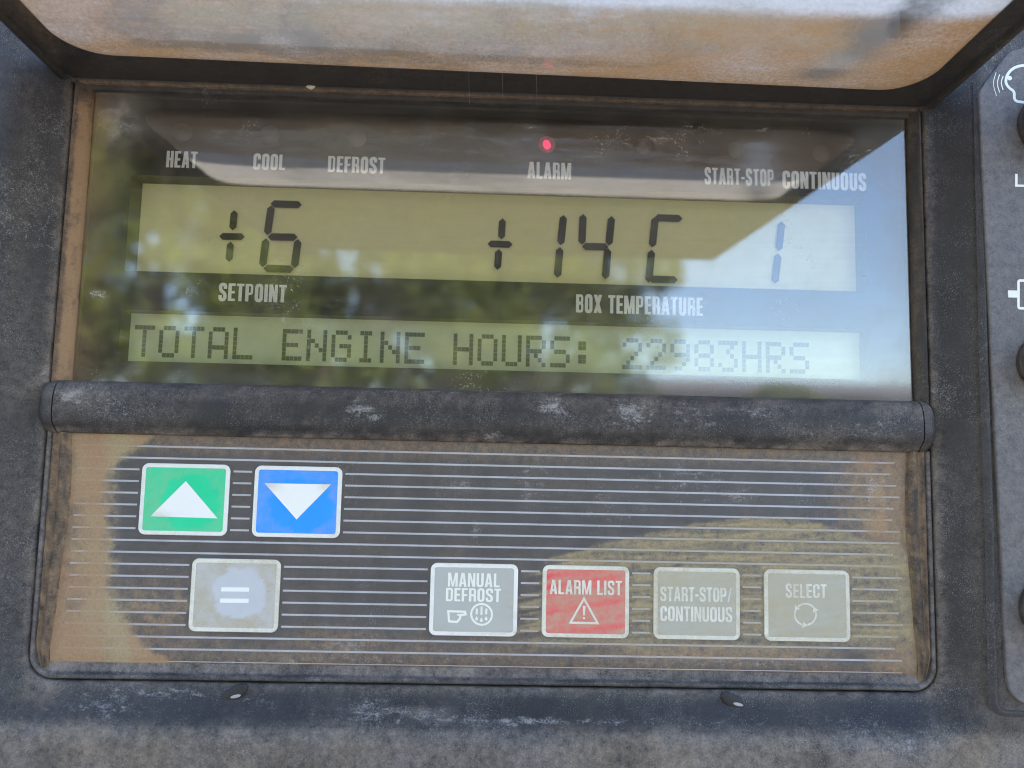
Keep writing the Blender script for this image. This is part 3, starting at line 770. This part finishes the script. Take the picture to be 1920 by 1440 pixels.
# lip that runs down the sides and round the lower corners
lp = [((uL, v), (-1, 0)) for v in np.linspace(kT + .3, vB + r0, 70)]
for k in range(1, 13):
    a = R(180 + 90 * k / 13); lp.append(((uL + r0, vB + r0), (math.cos(a), math.sin(a)), r0))
lp += [((u, vB), (0, -1)) for u in np.linspace(uL + r0, uR - r0, 180)]
for k in range(1, 13):
    a = R(270 + 90 * k / 13); lp.append(((uR - r0, vB + r0), (math.cos(a), math.sin(a)), r0))
lp += [((uR, v), (1, 0)) for v in np.linspace(vB + r0, kT + .3, 70)]
V = []
for d, w in ((-.45, -6), (-.45, -.1), (-.55, .35), (-.85, .65), (-1.25, .7), (-1.6, .5), (-1.85, .05), (-1.95, -.4), (-2.4, -.55), (-6.2, -.6)):
    for p in lp:
        rr = (p[2] if len(p) > 2 else 0) + d
        V.append((p[0][0] + p[1][0] * rr, p[0][1] + p[1][1] * rr, w))
mesh('keypad_lip', V, flip(grid(10, len(lp))), BLACK, panel, smooth=True, tone=.7,
     dust=lambda x, y, P: np.clip(.16 + .3 * fbm(x / 60, y / 8, 71) + .25 * (1 - sm(-112, -104, P[:, 0])) + .2 * sm(98, 106, P[:, 0]) + .30 * sm(-.3, -.55, P[:, 2]) * (.8 + fbm(x / 25, y / 10, 72)), .03, .7))
mb = MB(); mb.add([(uL - 3, vB - 3, -8.9), (uR + 3, vB - 3, -8.9), (uR + 3, dB, -8.9), (uL - 3, dB, -8.9)], [(0, 1, 2, 3)])
mb.build('back_plate', DARK, panel, dust=0)

# ---- push buttons
def gridrect(u0, v0, u1, v1, w, r=.9, n=26, m=22, crown=.0):
    """rounded rectangle as a lattice; corner vertices are pulled in on the radius"""
    V = []
    for j in range(m):
        for i in range(n):
            x = u0 + (u1 - u0) * i / (n - 1); y = v0 + (v1 - v0) * j / (m - 1)
            cx = min(max(x, u0 + r), u1 - r); cy = min(max(y, v0 + r), v1 - r)
            dx_, dy_ = x - cx, y - cy; q = math.hypot(dx_, dy_)
            if q > r: x, y = cx + dx_ * r / q, cy + dy_ * r / q
            e = min(x - u0, u1 - x, y - v0, v1 - y)
            V.append((x, y, w + crown * min(1, e / 2.0)))
    return V, grid(m, n)
def key(kind, rim, face, label, wear):
    u, v = BT[kind]; cx = u + BWd / 2; cy = v - BHt / 2
    X, Y = seen(np.array([(cx, cy, 0)])); X, Y = float(X[0]), float(Y[0])
    base, worn, ox, oy, rx, ry = wear
    dfn = key_dust(X + ox, Y + oy, rx, ry, base, worn)
    rim_d = lambda x, y, P: np.clip(dfn(x, y) * .7 + .08 + .22 * fbm(x / 16, y / 16, 5), 0, .7)
    # rim: raised rounded frame
    outer = rrect(u, v - BHt, u + BWd, v, 1.7); prs = ((0, 0.02), (.06, .28), (.18, .36), (.95, .36), (1.05, .30))
    V = []
    for d, w in prs:
        V += [(x, y, w) for x, y in rrect(u + d, v - BHt + d, u + BWd - d, v - d, max(.5, 1.7 - d))]
    n = len(outer)
    o = mesh('push_button', V, grid(len(prs), n, True), rim, panel, dust=rim_d, tone=.6)
    o['label'] = label
    FV, FF = gridrect(u + .98, v - BHt + .98, u + BWd - .98, v - .98, .31, 1.0, 30, 24, .08)
    mesh('key_face', FV, FF, face, o, dust=dfn, tone=lambda x, y, P: np.clip(.75 + .5 * fbm(x / 30, y / 30, 6), 0, 1), smooth=True)
    return o, dfn
WI = .43
up, d1 = key('up', WHITE, GREEN, 'green key with white up triangle', (.02, .17, 12, 6, 55, 55))
dn, d2 = key('down', WHITE, BLUE, 'blue key with white down triangle', (.03, .16, 8, 8, 62, 52))
eq, d3 = key('equal', CREAM, PALEKEY, 'pale grey key with equals sign', (.05, .55, 8, -5, 52, 48))
ma, d4 = key('manual', WHITE, GREYKEY, 'grey manual defrost key', (.10, .10, -20, -20, 85, 75))
al, d5 = key('alarm', CREAM, RED, 'red alarm list key', (.06, .10, 0, 0, 90, 75))
ss, d6 = key('start', CREAM, GREYKEY, 'grey start-stop continuous key', (.06, .12, 0, 30, 80, 70))
se, d7 = key('select', CREAM, GREYKEY, 'dusty grey select key', (.10, .15, 40, -30, 50, 50))
def shape(name, polys, mat, parent, dust):
    mb = MB()
    for i, pts in enumerate(polys):
        V, Fc = (pts if isinstance(pts, tuple) else ([at(*p, WI) for p in pts], [tuple(range(len(pts)))]))
        V2 = [(p[0], p[1], WI + .004 * (i % 5)) for p in V]; F2 = []
        for f in Fc:
            A = sum(V2[f[j]][0] * V2[f[(j + 1) % len(f)]][1] - V2[f[(j + 1) % len(f)]][0] * V2[f[j]][1] for j in range(len(f)))
            F2.append(tuple(f) if A > 0 else tuple(f[::-1]))
        mb.add(V2, F2)
    return mb.build(name, mat, parent, dust=dust, tone=.6)
def stroke(pts, px, closed=False): return ribbon([at(*p, WI) for p in pts], px * .5 * .137, closed)
half = lambda f: (lambda x, y, P: f(x, y) * .75)
def tri(mats, p, name, parent, d):
    # subdivided triangle so that the wear can follow it
    a, b_, c = (np.array(at(*q, WI)) for q in p); n = 14; V = []; idx = {}; Fc = []
    for i in range(n + 1):
        for j in range(n + 1 - i):
            idx[i, j] = len(V); q = a + (b_ - a) * i / n + (c - a) * j / n; V.append((q[0], q[1], WI))
    for i in range(n):
        for j in range(n - i):
            Fc.append((idx[i, j], idx[i + 1, j], idx[i, j + 1]))
            if j < n - i - 1: Fc.append((idx[i + 1, j], idx[i + 1, j + 1], idx[i, j + 1]))
    if (b_ - a)[0] * (c - a)[1] - (b_ - a)[1] * (c - a)[0] < 0: Fc = flip(Fc)
    mesh(name, V, Fc, mats, parent, dust=d, tone=.3)
tri(WHITE, [(348.5, 902), (408, 972), (282, 968)], 'arrow_symbol', up, lambda x, y, P: np.clip(.5 * sm(955, 975, y + 10 * fbm(x / 12, y / 12, 4)) * (1 - sm(300, 345, x)) + .03, 0, .5))
tri(WHITE, [(496, 906), (621, 908), (556, 974)], 'arrow_symbol', dn, lambda x, y, P: np.clip(.4 * sm(928, 910, y) * (sm(590, 612, x) + 1 - sm(505, 540, x)) + .02, 0, .5))
shape('equals_symbol', [[(415, 1101), (467.5, 1101.5), (467, 1109.5), (414.5, 1109)], [(413, 1122), (466.5, 1122.5), (466, 1130.5), (412.5, 1130)]], WHITE, eq, .02)
lettering('lettering', 'MANUAL', 840, 937, 1087.5, 26, WI, CREAM, ma, s=.165, gap=.085, dust=half(d4), tone=.6)
lettering('lettering', 'DEFROST', 836, 939, 1115.5, 25, WI, CREAM, ma, s=.165, gap=.085, dust=half(d4), tone=.6)
hand = [(840.5, 1146), (872, 1147), (873, 1152), (864, 1153), (862, 1160), (857, 1166), (842, 1165)]
shape('hand_symbol', [stroke(hand, 4, True), stroke([(857, 1152.5), (866, 1153)], 3)], CREAM, ma, half(d4))
cc, cr = (903, 1152), 19.5
circ = [(cc[0] + cr * math.cos(a), cc[1] + cr * math.sin(a) + .02 * cr * math.cos(a)) for a in np.linspace(0, 2 * math.pi, 33)[:-1]]
drops = []
for q, (x, yt) in enumerate(((894, 1141), (903, 1137), (912, 1141))):
    drops.append(stroke([(x, yt), (x - .4, 1152 + (q == 1))], 3.6)); drops.append([(x - .5, 1155 + (q == 1) * 2), (x + 2.6, 1161 + (q == 1) * 3), (x - .5, 1164 + (q == 1) * 3), (x - 3.6, 1161 + (q == 1) * 3)])
shape('defrost_symbol', [stroke(circ, 3.6, True)] + drops, CREAM, ma, half(d4))
lettering('lettering', 'ALARM LIST', 1031, 1166, 1101.5, 27, WI, CREAM, al, s=.165, gap=.085, dust=half(d5), tone=.6)
shape('warning_symbol', [stroke([(1095, 1122.5), (1069.5, 1167.5), (1120.5, 1168.5)], 4, True), [(1092.5, 1136), (1098, 1136), (1096.5, 1154), (1093.5, 1154)], [(1093, 1157), (1097, 1157), (1097, 1161), (1093, 1161)]], CREAM, al, half(d5))
lettering('lettering', 'START-STOP/', 1238, 1372, 1114.5, 27, WI, CREAM, ss, s=.165, gap=.075, dust=half(d6), tone=.6)
lettering('lettering', 'CONTINUOUS', 1238, 1373, 1151.5, 28, WI, CREAM, ss, s=.165, gap=.075, dust=half(d6), tone=.6)
lettering('lettering', 'SELECT', 1473, 1550, 1108, 26, WI, CREAM, se, s=.165, gap=.075, dust=half(d7), tone=.6)
cyc = []
c0, cr = (1510, 1152), 20.0
for k in range(3):
    a0 = R(90 + 120 * k + 18); a1 = R(90 + 120 * k + 108)
    cyc.append(stroke([(c0[0] + cr * math.cos(t), c0[1] + cr * math.sin(t)) for t in np.linspace(a0, a1, 12)], 3.4))
    e = R(90 + 120 * k + 6)
    ex, ey = c0[0] + cr * math.cos(e), c0[1] + cr * math.sin(e); tx, ty = math.sin(e), -math.cos(e); nx_, ny_ = math.cos(e), math.sin(e)
    cyc.append([(ex + tx * 7, ey + ty * 7), (ex + nx_ * 6 - tx * 3, ey + ny_ * 6 - ty * 3), (ex - nx_ * 6 - tx * 3, ey - ny_ * 6 - ty * 3)])
shape('cycle_symbol', cyc, CREAM, se, half(d7))

# ---- raised cover: dark frame hinged above the display, domed dusty window
CA = R(3.3)
hv, hw_ = 68.6, -1.0
def cv(u, s, h=0.0):      # s along the cover from the hinge, h down from its plane
    return (u, hv + s * math.sin(CA) - h * math.cos(CA), hw_ + s * math.cos(CA) + h * math.sin(CA))
cL, cR = at(121, 152, hw_)[0], at(1741, 212, hw_)[0]
CL_ = 196.0
WEND = 82.0  # solid frame past here is made up, unseen, darkens the display's reflection
def taper(x, y):
    return y + (5.0 - 4.8 * (x - cL) / (cR - cL)) * max(0.0, 1 - y / 70) * min(1.0, max(0.0, (y - 3) / 5))
def loop(ins, s0, r, k=10):
    x0, x1, y0, y1 = cL + ins, cR - ins, s0, (CL_ - ins if ins < 5 else WEND + 10 - ins)
    return rrect(x0, y0, x1, y1, r, k)
# flat ring with a raised outer lip
rings = [(0.0, 0.0, 1.5, 3.0), (0, 0, 1.5, -.4), (.5, .4, 1.5, -1.0), (1.6, 1.4, 2, -1.0), (2.2, 1.9, 2.5, -.1), (3.0, 2.6, 3, 0), (9.6, 11.0, 11, 0.0), (10.3, 11.6, 11, -.2), (10.6, 11.9, 11, -.8), (10.6, 11.9, 11, 3.0)]
V = []; n = None
for ins, s0, r, h in rings:
    L = loop(ins, s0, r); n = len(L)
    V += [cv(x, taper(x, y), -h) for x, y in L]
Fc = grid(len(rings), n, True)
def dust_cover_frame(x, y, P):
    n1 = fbm(x / 60, y / 12, 81); s_ = P[:, 2] - hw_
    edge = (1 - sm(1.3, 1.9, s_)) * sm(.2, .5, s_) * (.55 + 1.3 * fbm(x / 13, x * 0, 82))  # crumbs of dust, also painting the edge highlight
    e = sm(130, 60, x) * .5 + sm(1700, 1850, x) * .15
    return np.clip(.04 + .10 * n1 + e * (.6 + n1) + edge, 0, .85)
cover = mesh('raised_cover', V, flip(Fc), DARK, panel, dust=dust_cover_frame, scuff=SC_FRAME, tone=.4)
cover['label'] = 'cover swung up on its hinge, dusty clear window in dark frame'
# hinge lip under the frame
V = []; m = 220
lipc = [(3, -2.5), (0, -2.5), (-.15, -.2), (-.02, .35), (.12, .45), (.26, .38), (.36, .32), (.5, .3), (1.9, .15), (2.1, -.1), (2.15, -2.5)]
for d, w in lipc:
    for k, u in enumerate(np.linspace(cL + 1.2, cR - 1.2, m)):
        e = min(k, m - 1 - k) / 14.0
        V.append((u, hv - d - (0.25 if 0 < d < 3 else 0) * 0 + .012 * math.sin(u * 1.3) * (d > 3), hw_ + w * min(1, .3 + .7 * e)))
def dust_lip(x, y, P):
    top = 1 - sm(.22, .42, hv - P[:, 1])  # dusty line along the top edge, doubling as its painted highlight
    return np.clip(.05 + 1.0 * np.maximum(0, top) * (.55 + 1.2 * fbm(x / 14, x * 0, 83)) * sm(hw_ - .1, hw_ + .2, P[:, 2]) + .1 * fbm(x / 40, y / 6, 84), 0, .9)
mesh('hinge_lip', V, flip(grid(len(lipc), m)), DARK, cover, dust=dust_lip, tone=.8, smooth=True)
# hairline joints of the frame
# window: shallow dome that hangs below the frame
dome = [(9.2, 10.3, 11.5, -1.0), (9.2, 10.3, 11.5, .4), (9.35, 10.45, 11.5, .75), (9.8, 10.9, 11.3, 1.15), (10.6, 11.6, 11, 1.6), (12.2, 12.8, 10.5, 2.05), (14.5, 14.6, 10, 2.4)]
wx0, wx1, wy0, wy1, wr = cL + 9.2, cR - 9.2, 10.3, WEND - .2, 11.5
us = np.linspace(wx0, wx1, 330)
ss_ = np.concatenate([np.linspace(wy0, wy0 + 32, 110), np.linspace(wy0 + 32.6, wy1, 50)])
def dome_h(e): return float(np.interp(e, [0, .02, .2, .7, 1.5, 3.2, 6, 12, 24], [-.8, .4, .8, 1.25, 1.7, 2.15, 2.5, 2.9, 3.2]))
V = []
for y in ss_:
    for x in us:
        cx_ = min(max(x, wx0 + wr), wx1 - wr); cy_ = min(max(y, wy0 + wr), wy1 - wr)
        dx_, dy_ = x - cx_, y - cy_; q = math.hypot(dx_, dy_); X_, Y_ = x, y
        if dx_ and dy_:           # corner zone: squares become arcs
            m_ = max(abs(dx_), abs(dy_)); X_, Y_ = cx_ + dx_ * m_ / q, cy_ + dy_ * m_ / q; e = wr - m_
        else: e = min(x - wx0, wx1 - x, y - wy0, wy1 - y)
        V.append(cv(X_, taper(X_, Y_), dome_h(e)))
Fc = grid(len(ss_), len(us))
def dust_and_sun_cover(x, y, P):
    s = (P[:, 2] - hw_); u = P[:, 0]
    n1 = fbm(u / 16, s / 8, 91); n2 = fbm(u / 4, s / 2.2, 92); n3 = fbm(u / 40, s / 40, 93)
    # caked along the hinge side and the two ends, wiped thinner towards the middle of the left half
    edge = interp(u, [(-110, 23), (-80, 20), (-40, 18), (-10, 18.5), (15, 20), (40, 26), (70, 34), (110, 40)])
    near = 1 - sm(-2.5, 4.5, s - edge + 5 * n1)
    left = 1 - sm(-101, -86, u + 10 * n1 - .25 * (s - 15))
    right = sm(55, 82, u + 14 * n1)
    clean = np.exp(-(((u - 74 - .35 * (s - 20)) / 6) ** 2)) * sm(13, 20, s + 4 * n1) * .75
    streak = .16 * fbm(u / 26, s / 1.6, 97, 3)
    d = np.maximum.reduce([near * .95, left * .92, right * .88, .50 + .15 * sm(-20, 20, u) + .3 * sm(40, 46, s) + .35 * n1 + .25 * n2 + .15 * n3]) + streak  # dust, thickened on the outer part to brighten its reflection
    return np.clip(d - clean, .15, .95)
def tone_cover(x, y, P):
    u = P[:, 0]; s = P[:, 2] - hw_
    return np.clip(.06 + .22 * fbm(u / 18, s / 12, 95) + .20 * sm(20, 28, s + 3 * fbm(u / 14, s / 9, 96)) * (1 - sm(5, 50, u)) + .95 * sm(40, 46, s), 0, 1)  # outer part turned pale, painting sunlight for the reflection to show
mesh('cover_window', V, flip(Fc), COVER, cover, scuff=spots((880, 30, 260, 40, .55), (1080, 25, 160, 40, .75), (560, 60, 120, 40, .4), (1430, 128, 60, 6, .8), (1330, 20, 120, 30, .5)), dust=dust_and_sun_cover, tone=tone_cover, smooth=True)

# ------------------------------------------------------------------ SWITCH PLATE at the right
WPL = 9.3
sw = thing('switch_panel', 'matt grey black switch plate with white symbols, cut by the right picture edge', 'switch panel', (*at(1900, 1320, WPL), 8.4))
out = [(1836, 172), (1841, 300), (1848, 450), (1862, 720), (1876, 1000), (1886, 1220), (1888.5, 1270), (1893, 1292), (1903, 1309), (1920, 1320), (1945, 1326), (2200, 1332), (2200, 90), (1925, 88), (1893, 96)]
pts = [at(x, y, WPL) for x, y in out]
pts = [(float(p[0]), float(p[1])) for p in fillet(pts, 1.5, True, 3)]
def inset(pts, d):
    V, _ = ribbon(pts, d, True)
    A = [V[2 * i] for i in range(len(pts))]; B = [V[2 * i + 1] for i in range(len(pts))]
    area = lambda Q: abs(sum(Q[i][0] * Q[(i + 1) % len(Q)][1] - Q[(i + 1) % len(Q)][0] * Q[i][1] for i in range(len(Q))))
    return A if area(A) < area(B) else B
V = []; n = len(pts)
for d, w in ((0, 8.0), (0, 9.0), (.12, 9.2), (.35, 9.3)):
    V += [(p[0], p[1], w) for p in (inset(pts, d) if d else pts)]
ar = sum(pts[i][0] * pts[(i + 1) % n][1] - pts[(i + 1) % n][0] * pts[i][1] for i in range(n))
Fc = grid(4, n, True)
top = tuple(range(3 * n, 4 * n))
if ar < 0: Fc = flip(Fc); top = top[::-1]
plate = mesh('plate', V, Fc + [top], PLATE, sw, dust=.30, tone=.4)
def psym(name, pieces, w=WPL + .03, mat=None):
    mb = MB()
    for i, (V, Fc) in enumerate(pieces):
        V2 = [(p[0], p[1], w + .004 * (i % 5)) for p in V]; F2 = []
        for f in Fc:
            A = sum(V2[f[j]][0] * V2[f[(j + 1) % len(f)]][1] - V2[f[(j + 1) % len(f)]][0] * V2[f[j]][1] for j in range(len(f)))
            F2.append(tuple(f) if A > 0 else tuple(f[::-1]))
        mb.add(V2, F2)
    return mb.build(name, mat or CREAM, sw, dust=.05, tone=.5)
def ps(pts, px, closed=False, r=0):
    q = [at(*p, WPL) for p in pts]
    if r: q = fillet(q, r, closed)
    return ribbon(q, px * .5 * .131, closed)
Z = lambda x, y: (1220 + x * .3646, y * .3646)
head = [Z(1990, 360), Z(1950, 338), Z(1905, 336), Z(1860, 352), Z(1832, 385), Z(1824, 425), Z(1842, 452), Z(1870, 470), Z(1869, 520), Z(1925, 527)]
psym('head_symbol', [ps(head, 5.5, r=1.2), ([at(*Z(1846 + 12 * math.cos(a), 402 + 12 * math.sin(a)), WPL) for a in np.linspace(0, 2 * math.pi, 13)[:-1]], [tuple(range(12))]),
                     ps([Z(1812, 392), Z(1800, 425), Z(1812, 462)], 2.2, r=2), ps([Z(1794, 384), Z(1779, 428), Z(1794, 476)], 1.8, r=3), ps([Z(1776, 372), Z(1758, 430), Z(1778, 494)], 1.3, r=4)])
psym('lettering', [ps([(1905.5, 326), (1905.5, 350)], 5), ps([(1903, 348), (1922, 348.5)], 4.5)])
psym('plug_symbol', [ps([(1890, 551), (1908, 551.5)], 14), ps([(1990, 527), (1909.5, 526), (1909.5, 578), (1990, 579)], 5, r=.5)])
def knob(x, y, r, h, sides, lab, name='rotary_knob', skirt=1.25):
    u, v = at(x, y, WPL); mb = MB(); V = []
    n = 36
    for q, w in ((skirt, 0), (skirt, 1.2), (skirt * .96, 1.6), (1.06, 1.9)):
        V += [(u + r * q * math.cos(2 * math.pi * k / n), v + r * q * math.sin(2 * math.pi * k / n), WPL + w) for k in range(n)]
    mb.add(V, grid(4, n, True) + [tuple(range(3 * n, 4 * n))])
    o = mb.build(name, DARK, sw, dust=.08, smooth=False)
    if lab: o['label'] = lab
    mb = MB(); V = []
    for q, w in ((1, 1.95), (.97, h * .85), (.9, h * .97), (.75, h)):
        for k in range(n):
            a = 2 * math.pi * k / n
            rr = r * q
            if sides: rr *= math.cos(math.pi / sides) / math.cos((a + math.pi / sides) % (2 * math.pi / sides) - math.pi / sides) * 1.08
            V.append((u + rr * math.cos(a), v + rr * math.sin(a), WPL + w))
    mb.add(V, grid(4, n, True) + [tuple(range(3 * n, 4 * n))])
    mb.build('grip', DARK, o, dust=.06)
knob(1966, 238, 8.0, 9, 6, 'six sided black knob', skirt=1.05)
knob(1956, 682, 5.6, 8, 0, 'round black knob beside the plug symbol')
knob(1966, 1140, 6.0, 8, 0, 'lowest black knob')
# raised rim of the housing round the switch recess
def sweep(path, prof, w0):
    P = [np.array(p) for p in path]; V = []
    for d, w in prof:
        for i, p in enumerate(P):
            t = P[min(i + 1, len(P) - 1)] - P[max(i - 1, 0)]; t = t / np.linalg.norm(t); nn_ = np.array([-t[1], t[0]])
            q = p + nn_ * d; V.append((q[0], q[1], w0 + w))
    return V, grid(len(prof), len(P))
rp = fillet([at(x, y, 8.6) for x, y in ((1838, 150), (1850, 680), (1861, 1000), (1868, 1335), (2200, 1350))], 3.0, False, 8)
dense = []
for a, b_ in zip(rp[:-1], rp[1:]):
    q = max(1, int(np.linalg.norm(b_ - a) / 4)); dense += [a + (b_ - a) * j / q for j in range(q)]
V, Fc = sweep(dense + [rp[-1]], ((-1.6, -.3), (-1.0, .1), (-.4, .38), (0, .45), (.3, .38), (.5, .1), (.55, -.5)), 8.35)
mesh('recess_rim', V, Fc, BLACK, housing, smooth=True, dust=.06, tone=.6)

# ------------------------------------------------------------------ loose bits
for x, y0, y1, lab in ((879, 122, 197, 'thin cobweb strand hanging across the hinge strip, leftmost of three'), (942, 126, 182, 'thin short cobweb strand in the middle of three on the hinge strip'), (1006, 128, 200, 'thin cobweb strand nearest the alarm lamp on the hinge strip')):
    mb = MB(); a = (*at(x, y0, 13.5), 13.5); c = (*at(x + 1, y1, 1.6), 1.6); rr = .018; V = []
    for p in (a, tuple((a[k] + c[k]) / 2 + (0, -.12, 0)[k] for k in range(3)), c):
        V += [(p[0] + rr * math.cos(t), p[1] + rr * .5 * math.sin(t), p[2] + rr * math.sin(t)) for t in np.linspace(0, 2 * math.pi, 7)[:-1]]
    mb.add(V, grid(3, 6, True)); o = mb.build('cobweb_strand', STRIPE, None, base=c)
    o['label'] = lab; o['category'] = 'cobweb'; o['group'] = 'cobweb strands on the hinge strip'
u, v = at(580, 158, 2.0)
mb = MB(); rnd = random.Random(4)
base_pts = [(math.cos(2 * math.pi * k / 9), math.sin(2 * math.pi * k / 9)) for k in range(9)]
V = []
for q, w in ((.8, -.3), (1.0, .1), (.9, .5), (.45, .75)):
    V += [(u + 1.3 * q * x * rnd.uniform(.75, 1.15), v + .75 * q * y * rnd.uniform(.75, 1.2), .6 + w * .8) for x, y in base_pts]
mb.add(V, grid(4, 9, True) + [tuple(range(27, 36))])
o = mb.build('paint_flake', CREAM, None, base=(u, v - .7, .4), dust=.6, tone=.3)
o['label'] = 'small pale chip of debris lying on the hinge edge above the heat and defrost lamps'; o['category'] = 'debris'
